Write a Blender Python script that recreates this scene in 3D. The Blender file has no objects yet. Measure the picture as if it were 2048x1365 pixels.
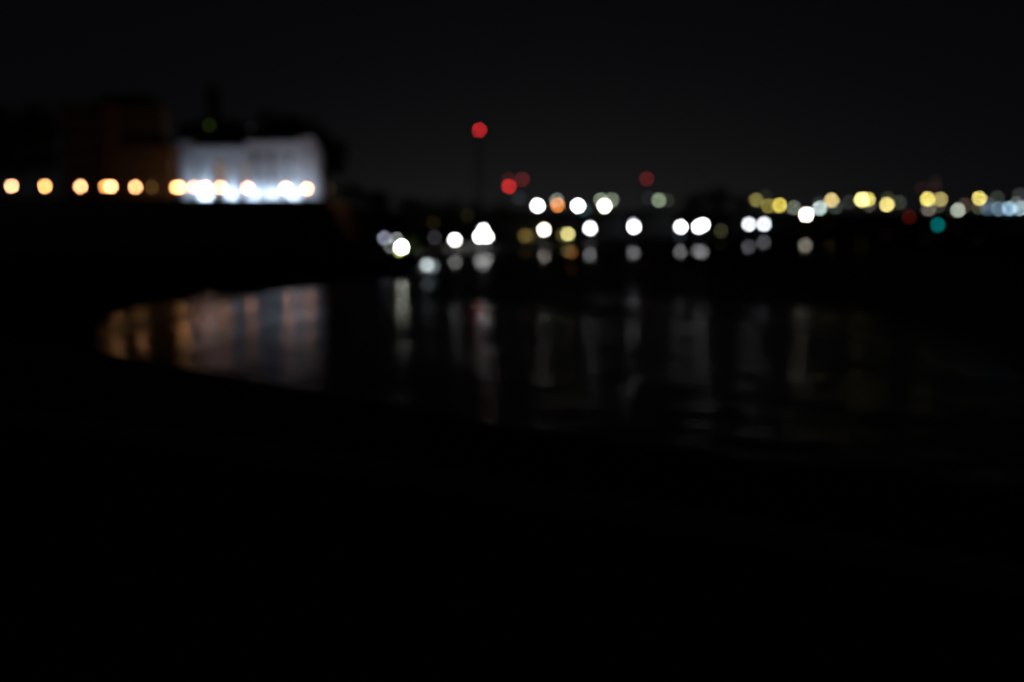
import bpy, math, random
from mathutils import Vector, Matrix
random.seed(7)
sc = bpy.context.scene
col = sc.collection
PI = math.pi

# ------------------------------------------------------------------ camera model
H = 9.0                       # eye height above the water (m)
FPX = 2048 * 35 / 36          # focal length in photo pixels
HOR = 428.0                   # photo row of the horizon
PITCH = math.atan((682.5 - HOR) / FPX)
cp, sp_ = math.cos(PITCH), math.sin(PITCH)

def ray(x, y):
    u, v = (x - 1024) / FPX, (682.5 - y) / FPX
    return Vector((u, cp + v * sp_, -sp_ + v * cp))

def at(x, y, D):              # photo pixel + distance -> point
    d = ray(x, y)
    return Vector((0, 0, H)) + d * (D / d.y)

def ground(x, y, z):          # photo pixel on the level z
    d = ray(x, y)
    return Vector((0, 0, H)) + d * ((z - H) / d.z)

def X(x, D): return at(x, HOR, D).x
def Z(y, D): return at(1024, y, D).z
def DW(yw): return ground(1024, yw, 0).y

# ------------------------------------------------------------------ materials
def srgb(c):
    return tuple(((v / 255) / 12.92 if v / 255 <= .04045 else ((v / 255 + .055) / 1.055) ** 2.4) for v in c)

def new_mat(name):
    m = bpy.data.materials.new(name)
    m.use_nodes = True
    return m, m.node_tree.nodes, m.node_tree.links

def stone(name, base, var=.35, scale=1.5, rough=.8, bump=.3, detail=6, metallic=0.0, spec=.5):
    m, n, l = new_mat(name)
    b = n['Principled BSDF']
    tc = n.new('ShaderNodeTexCoord')
    nz = n.new('ShaderNodeTexNoise'); nz.inputs['Scale'].default_value = scale; nz.inputs['Detail'].default_value = detail
    l.new(tc.outputs['Object'], nz.inputs['Vector'])
    r = n.new('ShaderNodeValToRGB')
    r.color_ramp.elements[0].position = .3; r.color_ramp.elements[1].position = .7
    r.color_ramp.elements[0].color = (*[c * (1 - var) for c in base], 1)
    r.color_ramp.elements[1].color = (*[min(1, c * (1 + var)) for c in base], 1)
    l.new(nz.outputs['Fac'], r.inputs['Fac'])
    l.new(r.outputs['Color'], b.inputs['Base Color'])
    b.inputs['Roughness'].default_value = rough
    b.inputs['Metallic'].default_value = metallic
    b.inputs['Specular IOR Level'].default_value = spec
    if bump:
        bp = n.new('ShaderNodeBump'); bp.inputs['Strength'].default_value = bump; bp.inputs['Distance'].default_value = .05
        l.new(nz.outputs['Fac'], bp.inputs['Height']); l.new(bp.outputs['Normal'], b.inputs['Normal'])
    return m

def masonry(name, c1, c2, mortar, scale=1.0):
    m, n, l = new_mat(name)
    b = n['Principled BSDF']
    tc = n.new('ShaderNodeTexCoord')
    mp = n.new('ShaderNodeMapping'); mp.inputs['Rotation'].default_value = (PI / 2, 0, 0)
    l.new(tc.outputs['Object'], mp.inputs['Vector'])
    br = n.new('ShaderNodeTexBrick'); br.inputs['Scale'].default_value = scale
    br.inputs['Color1'].default_value = (*c1, 1); br.inputs['Color2'].default_value = (*c2, 1); br.inputs['Mortar'].default_value = (*mortar, 1)
    l.new(mp.outputs['Vector'], br.inputs['Vector'])
    l.new(br.outputs['Color'], b.inputs['Base Color'])
    b.inputs['Roughness'].default_value = .85
    return m

def emit(name, rgb, strength):
    m, n, l = new_mat(name)
    n.clear()
    o = n.new('ShaderNodeOutputMaterial'); e = n.new('ShaderNodeEmission')
    e.inputs['Color'].default_value = (*rgb, 1); e.inputs['Strength'].default_value = strength
    l.new(e.outputs[0], o.inputs[0])
    return m

M = {}
M['quay'] = masonry('quay_stone', (.06, .057, .055), (.045, .042, .04), (.03, .03, .03), .6)
M['coping'] = stone('coping_stone', (.11, .105, .10), .25, 2, .9, spec=.1)
M['land'] = stone('dark_ground', (.022, .023, .019), .4, .15, 1.0, spec=0)
M['mud'] = stone('dry_mud', (.010, .010, .009), .4, .3, 1.0, spec=0)
M['paving'] = stone('asphalt', (.03, .03, .03), .25, 3, .95, spec=.1)
M['concrete'] = stone('pale_concrete', (.36, .345, .31), .25, .6, .8)
M['kerb'] = stone('kerb_stone', (.28, .27, .25), .25, 4)
M['iron'] = stone('dark_iron', (.03, .03, .032), .2, 8, .5, 0, metallic=.6)
M['white'] = stone('white_render', (.68, .70, .74), .06, .3, .8, .1)
M['trim'] = stone('white_trim', (.75, .76, .78), .05, .6, .7, .1)
M['brown'] = stone('brown_render', (.10, .093, .09), .2, .35, .85, .2)
M['ochre'] = stone('ochre_render', (.15, .13, .12), .15, .35, .85, .2)
M['red'] = stone('red_render', (.125, .09, .085), .2, .35, .85, .2)
M['dark_wall'] = stone('dark_render', (.08, .07, .065), .3, .4, .85, .2)
M['roof'] = stone('dark_slate', (.035, .033, .035), .3, 1.2, .7, .2)
M['glass'] = stone('dark_glass', (.015, .017, .02), .2, 1, .35, 0, spec=.25)
M['blocker_shed'] = stone('corrugated_steel', (.04, .045, .045), .3, .4, .9, .2, spec=.1)
M['bark'] = stone('bark', (.06, .045, .035), .3, 3)
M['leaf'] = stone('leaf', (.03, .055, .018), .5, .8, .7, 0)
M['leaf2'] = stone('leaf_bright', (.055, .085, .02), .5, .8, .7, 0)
M['boat'] = stone('boat_paint', (.55, .56, .57), .12, 1.2, .4, .05)
M['boat_dark'] = stone('boat_hull_dark', (.05, .06, .09), .2, 1.2, .4, .05)
M['buoy_red'] = stone('buoy_red', (.25, .02, .015), .2, 2, .5, 0)
M['buoy_green'] = stone('buoy_green', (.02, .16, .10), .2, 2, .5, 0)

# ------------------------------------------------------------------ mesh builder
class MB:
    def __init__(s): s.v = []; s.f = []
    def add(s, vs, fs):
        o = len(s.v); s.v += [tuple(p) for p in vs]; s.f += [tuple(i + o for i in q) for q in fs]
        return s
    def box(s, x0, x1, y0, y1, z0, z1):
        vs = [(x, y, z) for z in (z0, z1) for y in (y0, y1) for x in (x0, x1)]
        return s.add(vs, [(0, 2, 3, 1), (4, 5, 7, 6), (0, 1, 5, 4), (2, 6, 7, 3), (0, 4, 6, 2), (1, 3, 7, 5)])
    def tube(s, a, b, r0, r1=None, n=8, caps=True):
        a, b = Vector(a), Vector(b); r1 = r0 if r1 is None else r1
        d = (b - a).normalized()
        p = d.orthogonal().normalized(); q = d.cross(p)
        vs = []
        for c, r in ((a, r0), (b, r1)):
            for i in range(n):
                t = 2 * PI * i / n
                vs.append(c + (p * math.cos(t) + q * math.sin(t)) * r)
        fs = [(i, (i + 1) % n, n + (i + 1) % n, n + i) for i in range(n)]
        if caps: fs += [tuple(range(n - 1, -1, -1)), tuple(range(n, 2 * n))]
        return s.add(vs, fs)
    def ball(s, c, r, n=8, m=4, sz=1.0):
        c = Vector(c)
        vs = [c + Vector((0, 0, -r * sz))]
        for j in range(1, m):
            ph = -PI / 2 + PI * j / m
            for i in range(n):
                t = 2 * PI * i / n
                vs.append(c + Vector((r * math.cos(ph) * math.cos(t), r * math.cos(ph) * math.sin(t), r * sz * math.sin(ph))))
        vs.append(c + Vector((0, 0, r * sz)))
        fs = [(0, 1 + (i + 1) % n, 1 + i) for i in range(n)]
        for j in range(m - 2):
            for i in range(n):
                a = 1 + j * n + i; b = 1 + j * n + (i + 1) % n
                fs.append((a, b, b + n, a + n))
        t = len(vs) - 1; k = 1 + (m - 2) * n
        fs += [(k + i, k + (i + 1) % n, t) for i in range(n)]
        return s.add(vs, fs)
    def lathe(s, prof, n=12, c=(0, 0, 0)):
        c = Vector(c); vs = []
        for r, z in prof:
            for i in range(n):
                t = 2 * PI * i / n
                vs.append(c + Vector((r * math.cos(t), r * math.sin(t), z)))
        fs = []
        for j in range(len(prof) - 1):
            for i in range(n):
                a = j * n + i; b = j * n + (i + 1) % n
                fs.append((a, b, b + n, a + n))
        fs += [tuple(range(n - 1, -1, -1)), tuple(range(len(vs) - n, len(vs)))]
        return s.add(vs, fs)
    def gable(s, x0, x1, y0, y1, z0, z1, over=.4):   # ridge along x
        x0 -= over; x1 += over; y0 -= over; y1 += over; ym = (y0 + y1) / 2
        vs = [(x0, y0, z0), (x1, y0, z0), (x1, y1, z0), (x0, y1, z0), (x0, ym, z1), (x1, ym, z1)]
        return s.add(vs, [(0, 1, 5, 4), (2, 3, 4, 5), (0, 4, 3), (1, 2, 5), (0, 3, 2, 1)])
    def hip(s, x0, x1, y0, y1, z0, z1, over=.4):
        x0 -= over; x1 += over; y0 -= over; y1 += over; ym = (y0 + y1) / 2; i = min((y1 - y0) / 2, (x1 - x0) / 2 - .1)
        vs = [(x0, y0, z0), (x1, y0, z0), (x1, y1, z0), (x0, y1, z0), (x0 + i, ym, z1), (x1 - i, ym, z1)]
        return s.add(vs, [(0, 1, 5, 4), (2, 3, 4, 5), (0, 4, 3), (1, 2, 5), (0, 3, 2, 1)])
    def build(s, name, mat, parent=None, loc=None, smooth=False):
        me = bpy.data.meshes.new(name); me.from_pydata(s.v, [], s.f); me.update()
        me.materials.append(mat)
        if smooth:
            for p in me.polygons: p.use_smooth = True
        o = bpy.data.objects.new(name, me); col.objects.link(o)
        if loc is not None: o.location = loc
        if parent is not None: o.parent = parent
        return o

def tag(o, label=None, cat=None, group=None, kind=None):
    if label: o['label'] = label
    if cat: o['category'] = cat
    if group: o['group'] = group
    if kind: o['kind'] = kind
    return o

def empty(name, loc, label, cat, group=None):
    o = bpy.data.objects.new(name, None); col.objects.link(o)
    o.location = loc; o.empty_display_size = .5
    return tag(o, label, cat, group)

def copy_tree(o, parent=None):
    c = o.copy(); col.objects.link(c)
    if parent is not None: c.parent = parent
    for ch in list(o.children): copy_tree(ch, c)
    return c

# ------------------------------------------------------------------ water
def water_material():
    m, n, l = new_mat('river_water')
    n.clear()
    out = n.new('ShaderNodeOutputMaterial')
    geo = n.new('ShaderNodeNewGeometry')
    sep = n.new('ShaderNodeSeparateXYZ'); l.new(geo.outputs['Position'], sep.inputs[0])
    # wind lanes: patches of rougher and calmer surface, long across the view
    mp = n.new('ShaderNodeMapping'); mp.inputs['Scale'].default_value = (.11, .06, 1)
    l.new(geo.outputs['Position'], mp.inputs['Vector'])
    nz = n.new('ShaderNodeTexNoise'); nz.inputs['Scale'].default_value = 1.0; nz.inputs['Detail'].default_value = 3
    l.new(mp.outputs[0], nz.inputs['Vector'])
    # sheltered cove on the left is calmer than the open river
    def ramp(src, f0, f1, t0, t1):
        if f0 > f1: f0, f1, t0, t1 = f1, f0, t1, t0
        r = n.new('ShaderNodeMapRange'); r.interpolation_type = 'SMOOTHSTEP'
        for k, v_ in (('From Min', f0), ('From Max', f1), ('To Min', t0), ('To Max', t1)): r.inputs[k].default_value = v_
        l.new(src, r.inputs['Value']); return r.outputs[0]
    def mth(op, a_, b_):
        q = n.new('ShaderNodeMath'); q.operation = op
        for i, v_ in enumerate((a_, b_)):
            if isinstance(v_, (int, float)): q.inputs[i].default_value = v_
            else: l.new(v_, q.inputs[i])
        return q.outputs[0]
    q = mth('ADD', sep.outputs['X'], mth('MULTIPLY', sep.outputs['Y'], .11))      # the cove's mouth runs along q = 1..4
    opn = ramp(q, .6, 3.6, 0, 1)
    lane = mth('MULTIPLY', opn, ramp(mth('ADD', sep.outputs['Y'], ramp(nz.outputs['Fac'], .3, .7, -14, 20)), 80, 128, 0, 1))            # windy lane off the quay
    near = mth('MULTIPLY', opn, ramp(sep.outputs['Y'], 48, 66, 1, 0))
    rgh = mth('ADD', ramp(q, .6, 6, .13, .165), ramp(nz.outputs['Fac'], .38, .62, -.04, .06))
    rgh = mth('ADD', rgh, mth('ADD', ramp(sep.outputs['X'], 22, 42, 0, .25), ramp(sep.outputs['X'], -31, -26, .17, 0)))
    rgh = mth('ADD', rgh, mth('ADD', mth('MULTIPLY', lane, .26), mth('MULTIPLY', near, .02)))
    amp = mth('MULTIPLY', ramp(q, .6, 6, .09, .19), ramp(nz.outputs['Fac'], .35, .65, .6, 1.3))
    amp = mth('MULTIPLY', amp, mth('ADD', mth('MULTIPLY', near, .5), 1.0))
    # waves a few metres long, crests lying across the view, with ripples on them
    mp2 = n.new('ShaderNodeMapping'); mp2.inputs['Scale'].default_value = (.22, .34, 1); mp2.inputs['Rotation'].default_value = (0, 0, .25)
    l.new(geo.outputs['Position'], mp2.inputs['Vector'])
    nb = n.new('ShaderNodeTexNoise'); nb.inputs['Scale'].default_value = 1.0; nb.inputs['Detail'].default_value = 3; nb.inputs['Roughness'].default_value = .5
    l.new(mp2.outputs[0], nb.inputs['Vector'])
    bp = n.new('ShaderNodeBump'); bp.inputs['Strength'].default_value = 1; bp.inputs['Distance'].default_value = 1
    l.new(mth('MULTIPLY', nb.outputs['Fac'], amp), bp.inputs['Height'])
    rough = n.new('ShaderNodeBsdfGlossy'); rough.inputs['Color'].default_value = (.5, .5, .5, 1)
    cc = n.new('ShaderNodeCombineColor'); cv = mth('MULTIPLY', mth('SUBTRACT', ramp(q, .6, 5, .54, .70), ramp(lane, 0, 1, 0, .56)), ramp(sep.outputs['X'], 24, 38, 1, .12))  # reflections dimmed by colour in the lane and towards the right
    for k in range(3): l.new(cv, cc.inputs[k])
    l.new(cc.outputs[0], rough.inputs['Color'])
    l.new(rgh, rough.inputs['Roughness']); l.new(bp.outputs[0], rough.inputs['Normal'])
    calm = n.new('ShaderNodeBsdfGlossy'); calm.inputs['Color'].default_value = (.9, .9, .9, 1); calm.inputs['Roughness'].default_value = .03
    mx = n.new('ShaderNodeMixShader'); l.new(mth('MULTIPLY', ramp(sep.outputs['X'], 84, 98, .075, .001), ramp(q, .6, 3.6, .25, 1)), mx.inputs[0])
    l.new(rough.outputs[0], mx.inputs[1]); l.new(calm.outputs[0], mx.inputs[2])
    df = n.new('ShaderNodeBsdfDiffuse'); df.inputs['Color'].default_value = (.004, .007, .012, 1)
    fr = n.new('ShaderNodeFresnel'); fr.inputs['IOR'].default_value = 1.33
    m2 = n.new('ShaderNodeMixShader'); l.new(fr.outputs[0], m2.inputs[0])
    l.new(df.outputs[0], m2.inputs[1]); l.new(mx.outputs[0], m2.inputs[2])
    l.new(m2.outputs[0], out.inputs[0])
    return m

tag(MB().add([(-9000, -9000, 0), (9000, -9000, 0), (9000, 12000, 0), (-9000, 12000, 0)], [(0, 1, 2, 3)]).build('water', water_material()), kind='structure')
tag(MB().add([(-9000, -9000, -6), (9000, -9000, -6), (9000, 12000, -6), (-9000, 12000, -6)], [(0, 1, 2, 3)]).build('riverbed', M['land']), kind='structure')

# ------------------------------------------------------------------ far shore (one bank: high promenade left, low quay right)
shore = [(-900, 560, 10.6), (-300, 530, 10.9), (0, 521, 11.0), (150, 512, 11.3), (270, 506, 11.5), (400, 500, 11.8), (520, 494, 12.1), (655, 488, 12.4),
         (705, 490, 10.5), (740, 500, 6), (770, 512, 2.2), (800, 519, 1.3), (838, 521, 1.0), (890, 505, 1.0), (967, 498, 1.0), (1088, 487, 1.0),
         (1180, 484, 1.0), (1269, 480.5, 1.0), (1362, 479.5, 1.0), (1420, 478, 1.0), (1498, 472, 1.0), (1612, 461, 1.0), (1700, 452, 1.2),
         (1820, 443, 1.5), (2048, 437.5, 2), (2600, 436, 2)]
pts = []
for x, yw, zt in shore:
    p = ground(x, yw, 0); pts.append((p.x, p.y, zt))

def shore_at(x):              # distance of the water's edge under a photo column, level of the quay top
    for a, b in zip(shore, shore[1:]):
        if a[0] <= x <= b[0]:
            t = (x - a[0]) / (b[0] - a[0])
            pa, pb = ground(a[0], a[1], 0), ground(b[0], b[1], 0)
            return pa.y + (pb.y - pa.y) * t, a[2] + (b[2] - a[2]) * t

vs, fs = [], []
rows = [(.6, 0, -6), (.6, 0, 0), (30, 0, 0), (90, 0, .4), (300, 0, 4), (1500, 0, 12), (6000, 0, 20)]
for (x, y, zt) in pts:
    for k, (d, _, dz) in enumerate(rows):
        s = 1 + d / y
        vs.append((x * s, y * s, -6 if k == 0 else zt + dz))
nr = len(rows)
for i in range(len(pts) - 1):
    for k in range(nr - 1):
        fs.append((i * nr + k, (i + 1) * nr + k, (i + 1) * nr + k + 1, i * nr + k + 1))
tag(MB().add(vs, fs).build('ground', M['land']), kind='structure')

def ground_z(x, D):
    d0, zt = shore_at(x)
    dd = D - d0
    for a, b in zip(rows[1:], rows[2:]):
        if dd <= b[0]:
            t = max(0, (dd - a[0]) / (b[0] - a[0])); return zt + a[2] + (b[2] - a[2]) * t
    return zt + rows[-1][2]

def wall_strip(i0, i1, label, cat, added_parapet=False):
    root = empty('quay_wall', (pts[i0][0], pts[i0][1], 0), label, cat)
    base = Vector((pts[i0][0], pts[i0][1], 0))
    def strip(name, mat, d0, d1, zlo, zhi):
        v, f = [], []
        for (x, y, zt) in pts[i0:i1 + 1]:
            for d, z in ((d0, zlo(zt)), (d0, zhi(zt)), (d1, zhi(zt)), (d1, zlo(zt))):
                s = 1 + d / y
                v.append(Vector((x * s, y * s, z)) - base)
        n = i1 - i0 + 1
        for i in range(n - 1):
            for k in range(4):
                k2 = (k + 1) % 4
                f.append((i * 4 + k, (i + 1) * 4 + k, (i + 1) * 4 + k2, i * 4 + k2))
        f += [(0, 1, 2, 3), ((n - 1) * 4 + 3, (n - 1) * 4 + 2, (n - 1) * 4 + 1, (n - 1) * 4)]
        MB().add(v, f).build(name, mat, root)
    strip('wall_face', M['quay'], 0, .55, lambda z: -5, lambda z: z - .25)
    strip('coping', M['coping'], -.15, .9, lambda z: z - .25, lambda z: z + .06)
    if added_parapet: strip('added_parapet', M['quay'], .15, .5, lambda z: z + .06, lambda z: z + 1.15)  # low wall added to hide part of the building's reflection
wall_strip(0, 8, 'tall dark quay wall below the row of warm promenade lamps', 'quay wall', True)
wall_strip(11, 22, 'low dark quay wall under the bright white lamps across the river', 'quay wall')

# low dark foreshore below the left quay wall
fe = [(196, 702), (190, 676), (204, 646), (232, 625), (268, 612), (330, 604), (372, 600), (398, 590), (416, 583), (440, 592), (480, 590), (520, 586), (560, 580), (605, 575), (640, 572), (668, 566),
      (700, 558), (735, 553), (765, 554), (785, 558), (808, 557), (826, 548), (838, 526)]
fv = []
for x, y in fe:
    d, zt = shore_at(x); p = ground(x, y, 0)
    fv += [(p.x, p.y, -.6), (p.x, p.y, .25), (p.x + (X(x, d) - p.x) * .5, p.y + (d - p.y) * .5, .6), (X(x, d) * 1.0, d - .02, .9)]
p0 = ground(-900, 690, 0)
ff = []
for i in range(len(fe) - 1):
    for k in range(3): ff.append((i * 4 + k, (i + 1) * 4 + k, (i + 1) * 4 + k + 1, i * 4 + k + 1))
nb_ = len(fv)
far_ = ground(-900, 562, 0)
fv += [(-160, fv[1][1], .25), (-160, fv[3][1], .9)]
ff.append((1, 3, nb_ + 1, nb_))
tag(MB().add(fv, ff).build('foreshore', M['mud']), kind='structure')

# paved strips lying on the land, following the shore
def pave(name, i0, i1, d0, d1, mat, lift=.03):
    v, f = [], []
    for (x, y, zt) in pts[i0:i1 + 1]:
        for d in (d0, d1):
            s = 1 + d / y; v.append((x * s, y * s, zt + lift))
    for i in range(i1 - i0): f.append((2 * i, 2 * i + 2, 2 * i + 3, 2 * i + 1))
    tag(MB().add(v, f).build(name, mat), kind='structure')
pave('promenade', 0, 7, 1.0, 9, M['paving'])
pave('quay_apron', 12, 14, 1.0, 16, M['concrete'])
pave('road', 14, 21, 1.0, 14, M['paving'])

sl = [ground(893, 505, 0), ground(962, 499, 0)]
sv = []
for p in sl:
    for d, z in ((.3, 1.06), (-15, .15), (-15, -2), (.3, -2)):
        k = 1 + d / p.y; sv.append((p.x * k, p.y * k, z))
tag(MB().add(sv, [(0, 4, 5, 1), (1, 5, 6, 2), (0, 1, 2, 3), (4, 7, 6, 5), (0, 3, 7, 4)]).build('added_ramp', M['concrete']), kind='structure')  # pale slope added to catch lamplight and enlarge the lit patch

# ------------------------------------------------------------------ near bank where the photographer stands
edge = [(200, 703), (450, 748), (700, 793), (900, 832), (1100, 868), (1350, 900), (1650, 936), (2048, 986), (2700, 1080)]
arm = [(60, 680), (-120, 652), (-500, 606), (-1200, 560)]
GZ = H - 1.6
line = [ground(x, y, GZ) for x, y in reversed(arm)] + [ground(x, y, GZ) for x, y in edge] + [Vector((9, -4, GZ)), Vector((40, -60, GZ))]
v = [tuple(p) for p in line] + [(-900, -60, GZ), (-900, line[0].y + 20, GZ)]
f = [tuple(range(len(v)))]
k = len(v)
v += [(p[0], p[1], -6) for p in v[:len(line)]]
f += [(i, k + i, k + i + 1, i + 1) for i in range(len(line) - 1)]
tag(MB().add(v, f).build('riverbank', M['paving']), kind='structure')
# pale kerb line across the paving
kr = [ground(x, y, GZ + .1) for x, y in ((40, 826), (340, 868), (530, 892), (950, 956), (1370, 1022), (1650, 1067), (2048, 1140), (2500, 1230))]
kv, kf = [], []
for i, p in enumerate(kr):
    t = (kr[min(i + 1, len(kr) - 1)] - kr[max(i - 1, 0)]).normalized(); nrm = Vector((-t.y, t.x, 0)) * .06
    kv += [p - nrm + Vector((0, 0, -.16)), p - nrm, p + nrm, p + nrm + Vector((0, 0, -.16))]
for i in range(len(kr) - 1):
    for k in range(3): kf.append((i * 4 + k, i * 4 + k + 1, (i + 1) * 4 + k + 1, (i + 1) * 4 + k))
kf += [(0, 1, 2, 3), tuple(len(kv) - 4 + k for k in (3, 2, 1, 0))]
tag(MB().add(kv, kf).build('kerb', M['kerb']), kind='structure')

# ------------------------------------------------------------------ trees
def tree(x, ytop, wpx, D, label, cat='tree', group=None, leaf='leaf', n=1900, size=.9, sq=1.0):
    zb = ground_z(x, D) - .3
    zt = Z(ytop, D); h = zt - zb; w = wpx / FPX * D / 2
    b = Vector((X(x, D), D, zb))
    root = empty('tree', b, label, cat, group)
    rnd = random.Random(int(x * 13 + ytop))
    tr = MB(); th = h * .4
    tr.tube((0, 0, 0), (rnd.uniform(-.3, .3), 0, th), .035 * h / 2, .02 * h / 2)
    clumps = []
    for i in range(9):
        a = rnd.uniform(0, 2 * PI); rr = w * rnd.uniform(.3, .75); zz = h * rnd.uniform(.42, .86)
        c = Vector((rr * math.cos(a), rr * math.sin(a), zz))
        clumps.append((c, w * rnd.uniform(.3, .5)))
        tr.tube((0, 0, th * .85), tuple(c), .012 * h / 2, .005 * h / 2, 5)
    clumps.append((Vector((0, 0, h * .84)), h * .15)); clumps.append((Vector((0, 0, h * .62)), w * .55))
    tr.build('trunk', M['bark'], root)
    cr = MB()
    for i in range(n):
        c, r = rnd.choice(clumps)
        d = Vector((rnd.gauss(0, 1), rnd.gauss(0, 1), rnd.gauss(0, .8))).normalized() * r * 1.15 * rnd.random() ** .45
        p = c + d
        p.z = min(p.z, h)
        q = Matrix.Rotation(rnd.uniform(0, 6.3), 3, 'Z') @ Matrix.Rotation(rnd.uniform(-1.2, 1.2), 3, 'X')
        s = size * rnd.uniform(.6, 1.3)
        cr.add([p + q @ Vector(k) for k in ((-s * .5, 0, 0), (0, -s * .35, .05), (s * .5, 0, 0), (0, s * .35, .05))], [(0, 1, 2, 3)])
    cr.build('crown', M[leaf], root)
    return root

G1 = 'black trees on the left bank'
tree(86, 202, 110, 262, 'tall black tree between the left frame edge and the brown block', group=G1, n=4200, size=1.3)
tree(18, 214, 110, 258, 'black tree at the far left edge of the picture', group=G1, n=4200, size=1.3)
tree(585, 228, 150, 345, 'broad domed black tree rising behind the white floodlit wing', group=G1, n=6000, size=1.7)
tree(652, 268, 92, 338, 'smaller black tree at the right end of the floodlit building', group=G1, n=3600, size=1.4)
G2 = 'dark trees on the headland'
tree(700, 362, 75, 318, 'dark tree just right of the promenade row on the headland', group=G2)
tree(752, 378, 70, 300, 'dark bushy tree above the small cluster of grey lamps', group=G2)
tree(822, 392, 70, 262, 'dark tree right of the grey lamp cluster on the low point', group=G2)
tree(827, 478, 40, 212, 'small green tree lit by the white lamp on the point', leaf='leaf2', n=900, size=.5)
G3 = 'treeline left of the mast foot'
for x, yt, lb in ((872, 394, 'dark tree above the dim grey lamp, first of the low treeline'), (915, 391, 'dark tree above the lone white quay lamp'),
                  (958, 394, 'dark tree at the foot of the tall mast'), (1000, 393, 'dark tree below the bright red beacon')):
    tree(x, yt, 62, 285, lb, group=G3, n=800)
G4 = 'trees on the far bank right of centre'
tree(1385, 384, 70, 420, 'dark tree right of the pale green street lamp', group=G4, n=800, size=1.2)
tree(1440, 372, 90, 430, 'tallest dark tree between the two groups of far lamps', group=G4, n=1000, size=1.3)
tree(1488, 388, 60, 430, 'dark tree left of the first yellow street lamp', group=G4, n=800, size=1.2)
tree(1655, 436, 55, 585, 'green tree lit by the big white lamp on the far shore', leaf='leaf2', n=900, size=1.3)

# ------------------------------------------------------------------ buildings on the left bank
def window(bld, mat, x0, x1, y, z0, z1, frame=None, glassmat=None):
    fr = MB(); t = .18
    fr.box(x0, x1, y - .08, y + .1, z0, z0 + t); fr.box(x0, x1, y - .08, y + .1, z1 - t, z1)
    fr.box(x0, x0 + t, y - .08, y + .1, z0 + t, z1 - t); fr.box(x1 - t, x1, y - .08, y + .1, z0 + t, z1 - t)
    w = fr.build('window', frame or M['trim'], bld)
    MB().box(x0 + t, x1 - t, y - .03, y + .04, z0 + t, z1 - t).build('pane', glassmat or M['glass'], w)

# -- white floodlit palace: front face at DB
DB = 316.0; ZB = 13.2
bx = lambda x: X(x, DB)
b0 = Vector((bx(510), DB, ZB))
wb = empty('palace', b0, 'wide white building with columns, floodlit cold white from its base', 'building')
def lx(x): return bx(x) - b0.x
def lz(y): return Z(y, DB) - ZB
zl, zr, zbay = lz(295), lz(285), lz(276)
# left wing: piers, frieze, recessed openings
wing = MB()
piers = [(366, 387), (401, 424), (452, 477)]
for a, c in piers: wing.box(lx(a), lx(c), 0, 2.4, -1, lz(322))
wing.box(lx(366), lx(496), 0, 2.4, lz(322), zl)
wing.box(lx(366), lx(496), 5.2, 16, -1, zl)
wing.box(lx(366), lx(496), 2.4, 5.2, lz(322), zl)
wing.box(lx(366), lx(366) + 1, 2.4, 5.2, -1, lz(322))
wing.build('left_wing', M['white'], wb)
MB().box(lx(362), lx(394), -.3, 8, lz(322), lz(283)).build('corner_attic', M['white'], wb)
lit = emit('lamplit_wall_glow', (1.0, .60, .36), .22)  # glow stands in for street lamplight on the recessed wall
for a, c in ((387, 401), (424, 452), (477, 496)):
    window(wb, M['white'], lx(a) + .4, lx(c) - .4, 5.0, 1.2, lz(324), glassmat=lit)
cor = MB(); cor.box(lx(394), lx(496), -.5, .0, zl - .9, zl + .25); cor.build('cornice', M['trim'], wb)
MB().box(lx(358), lx(656), -11, 0, -2, 0).build('terrace', M['coping'], wb)
rw = MB(); rw.box(lx(496), lx(635), 0, 6, -1, zr); rw.box(lx(635), lx(643), .4, 6, -1, lz(297)); rw.build('right_wing', M['white'], wb)
MB().box(lx(496), lx(604), -.45, 0, zr - .8, zr + .3).build('cornice', M['trim'], wb)
MB().box(lx(604), lx(636), -1.6, 0, -1, zbay).build('bay', M['white'], wb)
for x in (500, 527, 563, 600):
    MB().box(lx(x) - .45, lx(x) + .45, -.35, 0, -1, zr - .8).build('pilaster', M['trim'], wb)
for x in (514, 545, 582):
    for ya in (306, 345):
        window(wb, M['white'], lx(x) - .6, lx(x) + .6, -.02, lz(ya + 24), lz(ya))
MB().hip(lx(396), lx(495), 2.4, 16, zl, zl + 1.2).build('roof', M['roof'], wb)
MB().hip(lx(497), lx(637), .5, 6, zr, zr + 1.5).build('roof', M['roof'], wb)

# floodlights at the foot of its wall
def flood(x, power, off, label, tilt=.6, w=.9):
    p = Vector((bx(x), DB - off, ZB + .4))
    r = empty('floodlight', p, label, 'floodlight', 'floodlights at the foot of the white building')
    h = MB().box(-w / 2 - .08, w / 2 + .08, -.35, .35, .0, .22).box(-w / 2 - .08, w / 2 + .08, -.43, -.35, 0, .42).build('housing', M['iron'], r)
    MB().box(-.06, .06, -.2, .1, -.4, 0).build('bracket', M['iron'], r)
    m = MB().add([(-w / 2, -.3, .225), (w / 2, -.3, .225), (w / 2, .3, .225), (-w / 2, .3, .225)], [(0, 1, 2, 3)])
    m.build('lens', emit('flood_lens', (.62, .79, 1.0), power), h)
    h.rotation_euler = (-tilt, 0, 0)      # turned towards the wall
FL = 2.2
flood(374, 30 * FL, 4.2, 'dim floodlight at the left corner of the white building')
flood(411, 330 * FL, 2.0, 'strongest floodlight, under the second pier of the white building')
flood(464, 150 * FL, 2.0, 'floodlight under the third pier, between two warm lamps')
flood(508, 120 * FL, 2.0, 'floodlight at the joint of the two white wings')
flood(545, 95 * FL, 1.9, 'floodlight under the middle of the right white wing')
flood(586, 130 * FL, 2.0, 'floodlight left of the projecting bay')
flood(621, 170 * FL, 9.5, 'floodlight in front of the projecting bay at the right end', tilt=.75)

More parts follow.
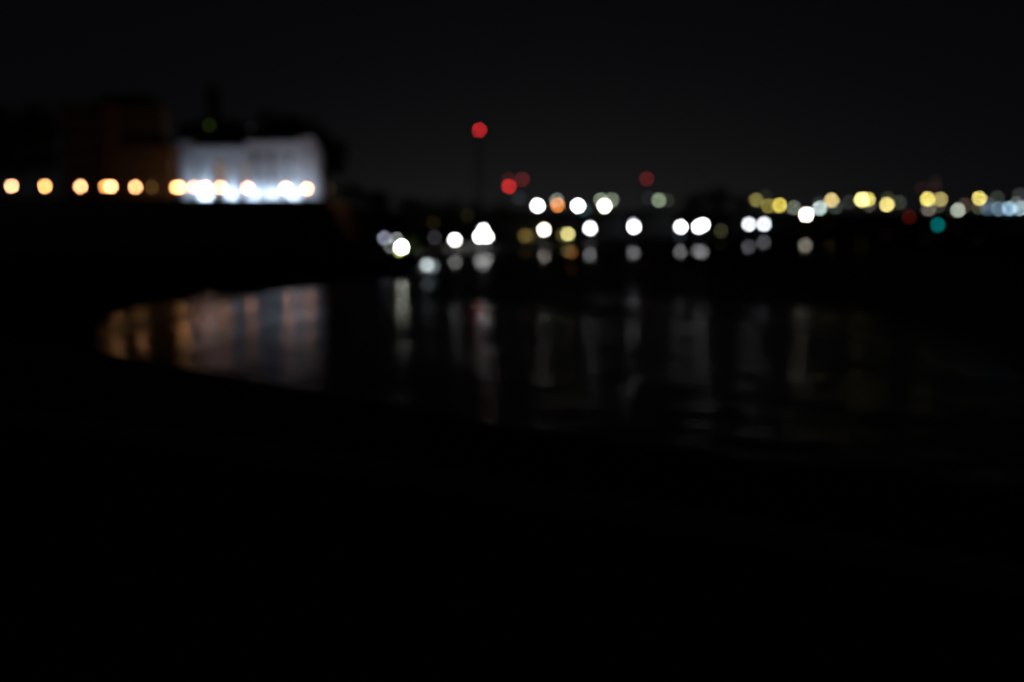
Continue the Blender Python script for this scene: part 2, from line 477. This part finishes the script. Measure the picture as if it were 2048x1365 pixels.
# -- brown apartment block
DA = 262.0
za = ground_z(230, DA)
a0 = Vector((X(235, DA), DA, za))
ab = empty('apartment_block', a0, 'tall brown apartment block behind the left promenade lamps', 'building')
ax = lambda x: X(x, DA) - a0.x
az = lambda y: Z(y, DA) - za
MB().box(ax(130), ax(215), 0, 8, -1, az(205)).build('wall', M['brown'], ab)
MB().box(ax(215), ax(247), -1.2, 8, -1, az(207)).build('stair_tower', M['red'], ab)
MB().box(ax(247), ax(327), 2, 8, -1, az(212)).build('wall', M['brown'], ab)
MB().hip(ax(185), ax(320), .5, 7.5, az(212), az(186), .2).build('roof', M['roof'], ab)
for x in (145, 165, 185, 203, 262, 288, 314):
    yy = -.02 if x < 215 else 1.98
    for y in (222, 258, 294, 330):
        window(ab, M['brown'], ax(x) - .7, ax(x) + .7, yy, az(y + 17), az(y), frame=M['dark_wall'])
# -- lower brown house against it
DL = 268.0
zl_ = ground_z(300, DL)
l0 = Vector((X(310, DL), DL - 7, zl_))
lb = empty('town_house', l0, 'lower brown house left of the floodlit building', 'building')
hx = lambda x: X(x, DL) - l0.x
hz = lambda y: Z(y, DL) - zl_
MB().box(hx(250), hx(364), 0, 8, -1, hz(297)).build('wall', M['ochre'], lb)
MB().hip(hx(250), hx(364), 0, 8, hz(297), hz(272), .3).build('roof', M['roof'], lb)
for x in (266, 292, 318, 344):
    for y in (308, 338):
        window(lb, M['brown'], hx(x) - .6, hx(x) + .6, -.02, hz(y + 16), hz(y), frame=M['dark_wall'])
# -- dark building with the slender tower
DT = 340.0
zt_ = ground_z(430, DT)
t0 = Vector((X(430, DT), DT, zt_))
tb = empty('towered_house', t0, 'dark house with a slender black tower, behind the floodlit building', 'building')
tx = lambda x: X(x, DT) - t0.x
tz = lambda y: Z(y, DT) - zt_
MB().box(tx(362), tx(505), 0, 14, -1, tz(252)).build('wall', M['brown'], tb)
MB().hip(tx(362), tx(505), 0, 14, tz(252), tz(236), .3).build('roof', M['roof'], tb)
tw = MB().box(tx(417), tx(439), 2, 2 + tx(439) - tx(417), tz(250), tz(182)).build('tower', M['dark_wall'], tb)
MB().hip(tx(417), tx(439), 2, 2 + tx(439) - tx(417), tz(182), tz(163), .2).build('spire', M['roof'], tw)
for x in (380, 398, 440, 462, 484):
    window(tb, M['brown'], tx(x) - .7, tx(x) + .7, -.02, tz(280), tz(262), frame=M['dark_wall'])

# ------------------------------------------------------------------ unseen sheds added on the far shore to block lamp reflections
def blocker_shed(x0, x1, ytop, D, label, group, roof=1.6, deep=14):
    zb = ground_z((x0 + x1) / 2, D) - .3
    xa, xb = X(x0, D), X(x1, D); zt = Z(ytop, D)
    o = Vector(((xa + xb) / 2, D, zb)); w = (xb - xa) / 2; h = zt - zb - roof
    r = empty('blocker_shed', o, label, 'blocker_shed', group)
    MB().box(-w, w, 0, deep, -.5, h).build('wall', M['blocker_shed'], r)
    MB().gable(-w, w, 0, deep, h, h + roof, .3).build('roof', M['roof'], r)
    MB().box(-w * .35, -w * .35 + 3.2, -.06, 0, 0, min(3.4, h * .8)).build('door', M['roof'], r)
    MB().box(w * .3, w * .3 + 1.6, -.05, 0, h * .45, h * .75).build('window', M['glass'], r)
GS = 'added dark sheds blocking reflections behind the quay lamps'
blocker_shed(1006, 1092, 421, shore_at((1025 + 1092) / 2)[0] + 26, 'added dark reflection blocker below the leftmost of the high white lamps', GS)
blocker_shed(1096, 1160, 426, shore_at((1096 + 1160) / 2)[0] + 26, 'added dark reflection blocker below the orange lamp', GS)
blocker_shed(1166, 1250, 425, shore_at((1166 + 1250) / 2)[0] + 26, 'added dark reflection blocker below the high white lamp flanked by pale green ones', GS)
blocker_shed(1262, 1350, 420, shore_at((1262 + 1350) / 2)[0] + 26, 'added dark reflection blocker below the pale green street lamp', GS)
blocker_shed(1356, 1480, 423, shore_at(min(1480, 2040))[0] + 14, 'added long reflection blocker behind the merged pair of white lamps', GS)
GF = 'added low reflection blockers along the far right shore'
blocker_shed(1490, 1596, 424, shore_at(1550)[0] + 10, 'added low reflection blocker below the first yellow street lamps', GF)
blocker_shed(1622, 1720, 423, shore_at(1675)[0] + 10, 'added low reflection blocker right of the big white shore lamp', GF, roof=2)
blocker_shed(1725, 1800, 424.5, shore_at(min(1800, 2040))[0] + 14, 'added low reflection blocker below the brightest yellow lamp', GF, roof=2.4, deep=25)
blocker_shed(1806, 1915, 424.5, shore_at(min(1915, 2040))[0] + 14, 'added low reflection blocker above the teal buoy light', GF, roof=3, deep=30)
blocker_shed(1922, 2070, 424, shore_at(min(2070, 2040))[0] + 14, 'added long reflection blocker below the row of pale blue lamps', GF, roof=3, deep=40)

# ------------------------------------------------------------------ lamps
LENS_R = 7.2          # radius of the blur disc in 1024-wide pixels
def lamp_light(c, gain, r, boost=1.0):
    c = srgb(c); c = (c[0] * boost, c[1], c[2] / boost ** .35)
    return emit('lamp_glow', c, gain * (LENS_R / r) ** 2)

def lantern_ball(r, style):
    if style == 'globe': return MB().ball((0, 0, 0), r, 10, 5)
    return MB().lathe([(r * .55, -r * .8), (r * .95, -r * .2), (r, r * .35), (r * .6, r * .8)], 10)

def street_lamp(x, y, D, c, label, group, gain=1.0, r=1.45, style='globe', name='street_lamp', boost=1.0):
    zb = ground_z(x, D)
    p = at(x, y, D)
    R = r * D / (FPX / 2)
    root = empty(name, (p.x, p.y, zb), label, 'lamp', group)
    h = p.z - zb
    k = max(1, D / 350)
    pole = MB().tube((0, 0, -.2), (0, 0, h - R * .75), .09 * k, .055 * k, 8)
    pole.lathe([(.22 * k, -.1), (.2 * k, .25), (.12 * k, .5), (.09 * k, .6)], 8)
    pole.build('pole', M['iron'], root)
    b = lantern_ball(R, style)
    b.build('lantern', lamp_light(c, gain, r, boost), root, (0, 0, h), smooth=True)
    MB().lathe([(R * .5, R * .92), (R * .35, R * 1.1), (R * .05, R * 1.35)], 8).build('lamp_cap', M['iron'], root, (0, 0, h))
    return root

WARM = (255, 224, 160)
GP = 'warm promenade lamps along the left quay wall'
def prom(x, y, c, label, gain=1.0, back=4.0, **k):
    street_lamp(x, y, shore_at(x)[0] + back, c, label, GP, gain * (1.18 if c[0] > 150 else 1), boost=1.75 if c[0] > 150 else 1, **k)
prom(23, 372.5, (255, 232, 185), 'warm promenade lamp nearest the left frame edge', 1.0)
prom(90, 373, (255, 222, 145), 'golden promenade lamp, second from the left frame edge', .95)
prom(161, 373.5, (255, 226, 172), 'warm promenade lamp standing alone, third from the left', 1.0)
prom(211, 373.5, (240, 205, 120), 'yellower lamp half hidden behind its brighter neighbour, fourth from left', .75, back=9)
prom(222, 373.5, (255, 236, 180), 'bright warm lamp overlapping a yellower one behind it', 1.1)
prom(271, 374.5, (255, 226, 165), 'warm promenade lamp beside a dim brown one', 1.0)
prom(303, 375, (62, 44, 18), 'dim brown lamp right of a bright warm promenade lamp', 1.0, back=8)
prom(352.5, 375, (255, 226, 150), 'left half of the overlapping pair of lamps by the white building', 1.0)
prom(360.5, 375, (255, 226, 155), 'right half of the overlapping pair of lamps by the white building', 1.0, back=6)
prom(388, 375, (255, 218, 175), 'peach lamp at the left corner of the white building', .9)
prom(410.5, 375.5, (255, 238, 215), 'palest promenade lamp, above the strongest floodlight', 1.3)
prom(441, 375.5, (255, 228, 185), 'warm lamp before the middle opening of the white building', 1.1)
prom(495, 376.5, (255, 224, 190), 'peach lamp before the joint of the two white wings', 1.0)
prom(571, 377, (255, 230, 190), 'left of the last two warm lamps before the right white wing', 1.0)
prom(575, 377.5, (200, 175, 130), 'faint lamp hidden close behind the second last promenade lamp', .5, back=9)
prom(614, 378, (255, 222, 170), 'last bright warm promenade lamp, before the projecting bay', 1.15)
prom(660, 378, (26, 15, 8), 'almost dark brown lamp at the right end of the promenade', 1.0)

# roof lights on the left
def wall_lamp(x, y, D, c, label, group=None, gain=1.0, r=1.45, arm=2.0, cat='lamp'):
    p = at(x, y, D)
    R = r * D / (FPX / 2)
    root = empty('wall_lamp', p, label, cat, group)
    MB().ball((0, 0, 0), R, 10, 5).build('lantern', lamp_light(c, gain, r), root, smooth=True)
    MB().tube((0, R * .7, 0), (0, arm, 0), .06, .06, 6).build('bracket', M['iron'], root)
wall_lamp(418.5, 251, DT - .8, (22, 32, 7), 'dim green light on the dark house with the tower', gain=.65, arm=.95)
wall_lamp(503, 256, DT - .8, (12, 12, 13), 'barely visible grey light at the right end of the towered house', arm=.95)

WHITE = (250, 252, 255)
GQ = 'white lamps along the low quay'
def quay(x, y, label, c=WHITE, gain=2.0, back=2.0, r=1.75, group=GQ, **k):
    street_lamp(x, y, shore_at(x)[0] + back, c, label, group, gain, r, **k)
GC = 'grey lamps clustered on the low point'
quay(769, 476.5, 'bluish grey lamp, upper left of the small cluster on the point', (122, 124, 140), 1, 14, 1.45, GC)
quay(793, 479, 'pale grey lamp at the top of the small cluster on the point', (122, 128, 126), 1, 10, 1.45, GC)
quay(781, 494, 'grey lamp at the lower left of the small cluster on the point', (98, 104, 102), 1, 5, 1.45, GC)
quay(799, 502, 'yellow green lamp peeping out below the white one on the point', (158, 156, 84), 1, 3, 1.45, GC)
quay(803, 495, 'bright white lamp at the right of the small cluster on the point', (250, 255, 236), 11, 4, group=GC)
quay(869, 475.5, 'dim grey lamp between the point and the first quay lamp', (40, 40, 44), 1, 12, 1.45)
quay(935, 431, 'faint olive lamp above the first white quay lamp', (18, 16, 8), 1, 25, 1.45, 'faint lamps under the treeline')
quay(867, 447, 'faint brown lamp under the low treeline', (20, 15, 7), 1, 25, 1.45, 'faint lamps under the treeline')
quay(910, 480, 'single white lamp left of the three merged ones on the quay', (252, 255, 248), 2.2)
quay(966.5, 460.5, 'topmost of the three merged white lamps on the quay', gain=2.0, back=9)
quay(959, 474, 'lower left of the three merged white lamps on the quay', (250, 255, 248), 2.2, 2)
quay(974, 474, 'lower right of the three merged white lamps on the quay', (250, 255, 248), 2.2, 2)
quay(1050, 472, 'dim ochre lamp left of a white one at the sheds', (84, 70, 30), 1, 8, 2.2, 'ochre lamps at the sheds')
quay(1060, 472, 'dimmer ochre lamp half covered by its neighbour at the sheds', (50, 42, 20), 1, 9, 2.2, 'ochre lamps at the sheds')
quay(1088, 460, 'warm white quay lamp left of a pale yellow one', (255, 246, 232), 2.0)
quay(1136, 468.5, 'pale yellow lamp low between two white quay lamps', (222, 212, 138), 1.0, 2.5, 1.45, 'yellow lamps on the low quay')
quay(1126, 470, 'dull yellow lamp behind the pale yellow one', (66, 60, 32), 1.0, 9, 2.0, 'yellow lamps on the low quay')
quay(1180, 457, 'white quay lamp right of the pale yellow one', gain=2.0)
quay(1203, 481, 'dim grey lamp low at the water, below a white quay lamp', (36, 36, 40), 1, 1.5, 1.45, 'dim low lamps at the water')
quay(1268, 455, 'lone white quay lamp under the pale green street lamp', gain=2.0)
quay(1266.5, 449.5, 'greyer lamp just above the lone white quay lamp', (170, 172, 182), 1.0, 7, 1.45)
quay(1361.5, 454, 'white quay lamp left of the merged pair', gain=2.0)
quay(1359, 472, 'dim bluish lamp below the white one left of the merged pair', (22, 27, 33), 1.0, 1.5, 1.45, 'dim low lamps at the water')
quay(1397, 454, 'left one of the merged pair of white quay lamps', gain=2.0)
quay(1406, 450, 'right one of the merged pair of white quay lamps', gain=2.0, back=5)
quay(1442, 462, 'dim olive lamp right of the merged pair', (46, 47, 30), 1, 6, 1.45)
quay(1498, 449, 'left one of two touching cold white lamps on the far quay', (240, 243, 255), 1.25)
quay(1528, 448.7, 'right one of two touching cold white lamps on the far quay', (240, 243, 255), 1.25, 20)
quay(1612.5, 430, 'biggest warm white lamp alone on the far shore', (255, 246, 225), 3.2, 3, 1.9)

GH = 'high lamps behind the sheds'
def high(x, y, D, c, label, gain=1.0, r=1.45, group=GH): street_lamp(x, y, shore_at(x)[0] + (D - 180), c, label, group, gain, r)
high(1075, 412, 345, WHITE, 'leftmost of the three high white lamps behind the sheds', 2.8, 1.85)
high(1156, 412, 350, (250, 255, 255), 'middle one of the three high white lamps behind the sheds', 2.6, 1.85)
high(1209, 412.5, 352, (254, 255, 244), 'rightmost of the three high white lamps behind the sheds', 2.4, 1.75)
high(1115, 410.5, 348, (255, 146, 62), 'orange lamp between the high white lamps', .8)
high(1113.5, 401, 372, (112, 126, 118), 'greyish green lamp just above the orange one', .9)
high(1202, 400.5, 372, (128, 138, 118), 'pale green lamp at upper left of the rightmost high white one', .9)
high(1223.5, 400.5, 374, (118, 128, 110), 'pale green lamp at upper right of the rightmost high white one', .9)
high(1318, 401, 380, (126, 140, 112), 'pale green street lamp standing apart above the sheds', 1.0)
high(1334, 401, 390, (34, 40, 28), 'faint green lamp beside the pale green street lamp', 1.0)
high(1298, 396, 395, (20, 22, 25), 'barely visible grey lamp left of the pale green street lamp', 1.0)
high(1196, 428, 340, (34, 25, 12), 'faint brown lamp below the rightmost high white one', 1.0, 2.6)
high(1038, 396, 385, (26, 30, 31), 'faint grey lamp under the dim red beacons', 1.0, 2.6)
high(1168, 420, 352, (30, 48, 52), 'faint teal lamp below the middle high white one', 1.0, 2.2)

GR = 'far street lamps on the right shore'
def far(x, y, D, c, label, gain=1.0, r=1.45): street_lamp(x, y, (shore_at(min(x, 2047))[0] + (500 if y < 417.5 else 20)), c, label, GR, gain, r)
far(1512.4, 401, 640, (158, 148, 80), 'dull yellow lamp, first of the far row on the right')
far(1530, 394, 690, (26, 26, 18), 'very faint lamp right above the first far yellow lamp', 1.0, 2.2)
far(1537, 412.5, 600, (120, 112, 48), 'olive yellow lamp between the first two far yellow lamps')
far(1559, 411, 600, (228, 206, 88), 'clear yellow lamp left of the grey one and the biggest white lamp')
far(1587, 416, 600, (100, 108, 94), 'grey green lamp touching the biggest white lamp on its left')
far(1639.3, 417, 650, (206, 226, 226), 'pale blue white lamp right of the biggest white lamp')
far(1638, 408, 720, (36, 38, 36), 'faint lamp peeping over the pale blue white one', )
far(1663, 401, 760, (230, 204, 132), 'sandy yellow lamp above right of the pale blue white one')
far(1670.5, 414.5, 740, (48, 56, 56), 'dim slate lamp below the sandy yellow one')
far(1698, 405, 800, (38, 38, 32), 'dim grey lamp left of the brightest yellow lamp')
far(1723.5, 400, 820, (255, 240, 150), 'brightest yellow lamp of the far row', 1.5, 1.6)
far(1736, 399.3, 840, (222, 208, 108), 'yellow lamp half behind the brightest yellow one')
far(1738.5, 410, 860, (62, 62, 52), 'dim grey lamp below the brightest yellow pair')
far(1774, 410, 960, (248, 228, 134), 'solitary yellow lamp right of the brightest yellow pair', 1.05)
far(1775.5, 398.5, 1000, (48, 48, 30), 'dim olive lamp just above the solitary yellow one')
far(1798.6, 405.5, 1030, (46, 50, 43), 'dim grey green lamp right of the solitary yellow one')
far(1854.8, 398.5, 1260, (246, 228, 116), 'strong yellow lamp with a paler twin on its right', 1.05)
far(1881, 399.2, 1270, (168, 154, 94), 'paler twin right of the strong yellow lamp')
far(1857.5, 419, 1240, (100, 95, 86), 'grey lamp below the strong yellow one')
far(1877, 411, 1250, (60, 58, 44), 'dim khaki lamp below the paler yellow twin')
far(1916, 420.7, 1350, (164, 176, 160), 'pale silvery lamp standing low right of the yellow twins')
far(1929, 411, 1380, (62, 48, 42), 'dim brown lamp behind the pale silvery one')
far(1958.5, 397.4, 1560, (230, 212, 110), 'last clear yellow lamp before the right frame edge')
far(1957.5, 414.5, 1540, (62, 64, 46), 'dim olive lamp under the last clear yellow one')
far(1975, 408, 1560, (58, 64, 64), 'dim grey lamp right of the last clear yellow one')
GB = 'pale blue lamps at the right edge'
def blue(x, y, D, c, label, gain=1.0, r=1.4): street_lamp(x, y, shore_at(x)[0] * 1.05, c, label, GB, gain * .8, r)
blue(1974.7, 418, 1560, (60, 80, 100), 'dimmest of the four pale blue lamps in a row')
blue(1996.5, 418, 1565, (98, 122, 140), 'second of the four pale blue lamps from the left')
blue(2018.7, 417.6, 1570, (150, 186, 212), 'third of the four pale blue lamps from the left')
blue(2041, 417.6, 1575, (156, 182, 192), 'pale blue lamp nearest the right frame edge')
far(1995, 396.5, 1640, (44, 48, 42), 'dim grey lamp above the second pale blue one')
far(2034, 408, 1640, (74, 80, 76), 'grey lamp above the two brightest pale blue ones')
far(2039, 391, 1700, (46, 46, 48), 'topmost dim grey lamp at the right frame edge')

# ------------------------------------------------------------------ masts with red warning lights
def mast(x, D, lights, half, label, lean=None):
    zb = ground_z(x, D) - .5
    top = Z(min(y for _, y, _, _, _ in lights), D)
    base = Vector((X(x, D), D, zb)); h = top - zb
    r = empty('radio_mast', base, label, 'mast', 'masts with red warning lights')
    fr = MB()
    cs = [(-1, -1), (1, -1), (1, 1), (-1, 1)]
    tp = .45
    hh = h - 1.2
    for a in cs: fr.tube((a[0] * half, a[1] * half, 0), (a[0] * half * tp, a[1] * half * tp, hh), half * .14, half * .1, 5)
    nb = max(6, int(hh / (half * 3)))
    for i in range(nb):
        z0, z1 = hh * i / nb, hh * (i + 1) / nb
        s0, s1 = half * (1 + (tp - 1) * i / nb), half * (1 + (tp - 1) * (i + 1) / nb)
        for k in range(4):
            a, b = cs[k], cs[(k + 1) % 4]
            fr.tube((a[0] * s0, a[1] * s0, z0), (b[0] * s1, b[1] * s1, z1), half * .07, None, 4, False)
            fr.tube((a[0] * s1, a[1] * s1, z1), (b[0] * s1, b[1] * s1, z1), half * .07, None, 4, False)
    fr.build('lattice', M['iron'], r)
    for (lxp, y, c, gain, rr) in lights:
        R = rr * D / (FPX / 2)
        p = at(lxp, y, D) - base
        be = MB().lathe([(R * .9, -R), (R, -R * .3), (R, R * .3), (R * .6, R * .9)], 10).build('beacon', emit('beacon_red', srgb(c), gain * .72 * (LENS_R / rr) ** 2), r, p, smooth=True)
        MB().tube((0, 0, -R * 1.0), (-p.x, -p.y, -max(R * 1.1, 1.2)), R * .35, R * .35, 6).build('beacon_stem', M['iron'], be)
    return r
mast(959, 1500, [(959, 260.5, (205, 36, 42), 1.0, 1.4)], 5.0, 'tallest lattice mast with one red light at its top')
mast(1017.7, 1100, [(1017.3, 359.5, (52, 16, 17), 1.0, 1.4), (1018, 373, (238, 46, 46), 1.0, 1.4)], 2.2, 'short mast with a bright red light below a dim one')
mast(1044.7, 1120, [(1044.7, 359, (84, 24, 24), 1.0, 1.4)], 2.2, 'short mast with a dim red light right of the bright red one')
mast(1293.5, 1120, [(1293.5, 358, (84, 20, 20), 1.0, 1.4)], 2.2, 'lone mast with a dim red light above the pale green lamp')
mast(1843.5, 1600, [(1843.5, 377, (26, 13, 12), 1.0, 1.6)], 3.0, 'far mast with a barely visible red light above the strong yellow lamp')
mast(1870, 1650, [(1870, 364, (20, 12, 11), 1.0, 1.6), (1870, 376, (26, 13, 12), 1.0, 1.6)], 3.0, 'far mast with two barely visible red lights above the yellow twins')

# ------------------------------------------------------------------ boats and buoys
def boat(x, yw, length, hullmat, label, lights, cabin=True, heading=0.0, name='boat'):
    p = ground(x, yw, 0)
    r = empty(name, (p.x, p.y, 0), label, 'boat')
    L = length; B = L * .16
    sec = [(-.5, .75, .55), (-.3, .95, .5), (0, 1, .48), (.25, .8, .55), (.42, .42, .68), (.5, .04, .8)]
    v, f = [], []
    for t, w, hgt in sec:
        v += [(t * L, -B * w, hgt), (t * L, -B * w * .8, -.05), (t * L, 0, -.25), (t * L, B * w * .8, -.05), (t * L, B * w, hgt)]
    for i in range(len(sec) - 1):
        for k in range(4): f.append((i * 5 + k, i * 5 + k + 1, i * 5 + 6 + k, i * 5 + 5 + k))
        f.append((i * 5 + 4, i * 5, i * 5 + 5, i * 5 + 9))
    f.append((0, 4, 3, 2, 1))
    MB().add(v, f).build('hull', hullmat, r)
    if cabin:
        c = MB(); c.box(-L * .25, L * .12, -B * .6, B * .6, .5, 1.25)
        co = c.build('cabin', M['boat'], r)
        MB().box(-L * .2, L * .07, -B * .6 - .02, -B * .6 + .0, .8, 1.1).build('window', M['glass'], co)
    D = p.y
    for (lx_, ly, c, gain, rr) in lights:
        q = at(lx_, ly, D - B) - r.location
        R = rr * D / (FPX / 2)
        le = MB().ball((0, 0, 0), R, 10, 5).build('deck_lamp', emit('deck_lamp_glow', srgb(c), gain * (LENS_R / rr) ** 2), r, q, smooth=True)
        MB().tube((0, 0, -R * .8), (0, B * .3, .45 - q.z), .035, .035, 6).build('stem', M['iron'], le)
    return r
boat(858, 549, 5.5, M['boat'], 'small white boat with two pale deck lights off the low point',
     [(854, 530.5, (172, 182, 184), 1.0, 2.6), (865, 532.5, (112, 122, 124), .6, 3.0)], True)
boat(1143, 521, 5.0, M['boat_dark'], 'small dark boat carrying one dim orange lamp in mid river',
     [(1143, 505, (98, 56, 20), .65, 1.45)], False, name='rowing_boat')

def buoy(x, y, yw, c, mat, label, gain=1.0):
    p = ground(x, yw, 0); D = p.y
    r = empty('buoy', (p.x, p.y, 0), label, 'buoy', 'navigation buoys on the right')
    zt = Z(y, D); R = 1.45 * D / (FPX / 2)
    MB().lathe([(.4, -.6), (1.3, -.3), (1.5, .25), (1.1, .6), (.5, .7)], 14).build('float', mat, r)
    fr = MB()
    for i in range(4):
        a = PI / 4 + i * PI / 2
        fr.tube((.9 * math.cos(a), .9 * math.sin(a), .6), (.25 * math.cos(a), .25 * math.sin(a), zt - R), .07, .05, 6)
    fr.build('cage', mat, r)
    MB().lathe([(R * .8, -R), (R, -R * .3), (R, R * .4), (R * .5, R)], 10).build('buoy_lamp', emit('buoy_glow', srgb(c), gain * .40 * (LENS_R / 1.45) ** 2), r, (0, 0, zt), smooth=True)
buoy(1875, 450, 458, (0, 128, 128), M['buoy_green'], 'green buoy with a teal light on the open water')
buoy(1818, 434, 445, (72, 14, 8), M['buoy_red'], 'red buoy with a dim dark red light left of the teal one')

# ------------------------------------------------------------------ night sky
w = bpy.data.worlds.new('World'); sc.world = w; w.use_nodes = True
n, l = w.node_tree.nodes, w.node_tree.links
bg = n['Background']
sky = n.new('ShaderNodeTexSky'); sky.sky_type = 'NISHITA'; sky.sun_disc = False
sky.sun_elevation = math.radians(-4); sky.sun_rotation = math.radians(200)
tc = n.new('ShaderNodeTexCoord'); sep = n.new('ShaderNodeSeparateXYZ'); l.new(tc.outputs['Generated'], sep.inputs[0])
def math_node(op, a, b=None, c=None):
    m = n.new('ShaderNodeMath'); m.operation = op
    for i, v_ in enumerate((a, b, c)):
        if v_ is None: continue
        if isinstance(v_, (int, float)): m.inputs[i].default_value = v_
        else: l.new(v_, m.inputs[i])
    return m.outputs[0]
# town glow: strongest low over the far bank, straight ahead
el = math_node('MAXIMUM', sep.outputs['Z'], 0.0)
ve = math_node('EXPONENT', math_node('MULTIPLY', el, -12.0))
ve2 = math_node('EXPONENT', math_node('MULTIPLY', el, -3.0))
dx = math_node('SUBTRACT', sep.outputs['X'], .05)
az_ = math_node('EXPONENT', math_node('MULTIPLY', math_node('MULTIPLY', dx, dx), -9.0))
fy = math_node('GREATER_THAN', sep.outputs['Y'], -.2)
g1 = math_node('MULTIPLY', math_node('MULTIPLY', math_node('MULTIPLY', ve, az_), fy), .0089)
g2 = math_node('MULTIPLY', math_node('MULTIPLY_ADD', ve2, .65, .35), .0024)
cmb = n.new('ShaderNodeCombineXYZ'); 
for i, (k1, k2) in enumerate(((1, .8), (.99, .88), (.96, 1.08))):
    l.new(math_node('ADD', math_node('MULTIPLY', g1, k1), math_node('MULTIPLY', g2, k2)), cmb.inputs[i])
sk = n.new('ShaderNodeVectorMath'); sk.operation = 'SCALE'; l.new(sky.outputs[0], sk.inputs[0]); sk.inputs['Scale'].default_value = .004
ad = n.new('ShaderNodeVectorMath'); ad.operation = 'ADD'; l.new(cmb.outputs[0], ad.inputs[0]); l.new(sk.outputs[0], ad.inputs[1])
l.new(ad.outputs[0], bg.inputs['Color']); bg.inputs['Strength'].default_value = 1.0

# ------------------------------------------------------------------ camera
cam = bpy.data.cameras.new('camera'); co = bpy.data.objects.new('camera', cam); col.objects.link(co)
cam.sensor_width = 36; cam.lens = 35; cam.clip_end = 30000; cam.clip_start = .05
co.location = (0, 0, H); co.rotation_euler = (PI / 2 - PITCH, 0, 0)
cam.dof.use_dof = True; cam.dof.focus_distance = 1.2; cam.dof.aperture_fstop = 1.93; cam.dof.aperture_blades = 0
sc.camera = co
sc.view_settings.view_transform = 'Standard'; sc.view_settings.look = 'None'
sc.view_settings.exposure = 0; sc.view_settings.gamma = 1
sc.cycles.use_denoising = True
sc.cycles.use_adaptive_sampling = False
sc.cycles.max_bounces = 4
sc.cycles.sample_clamp_indirect = 4
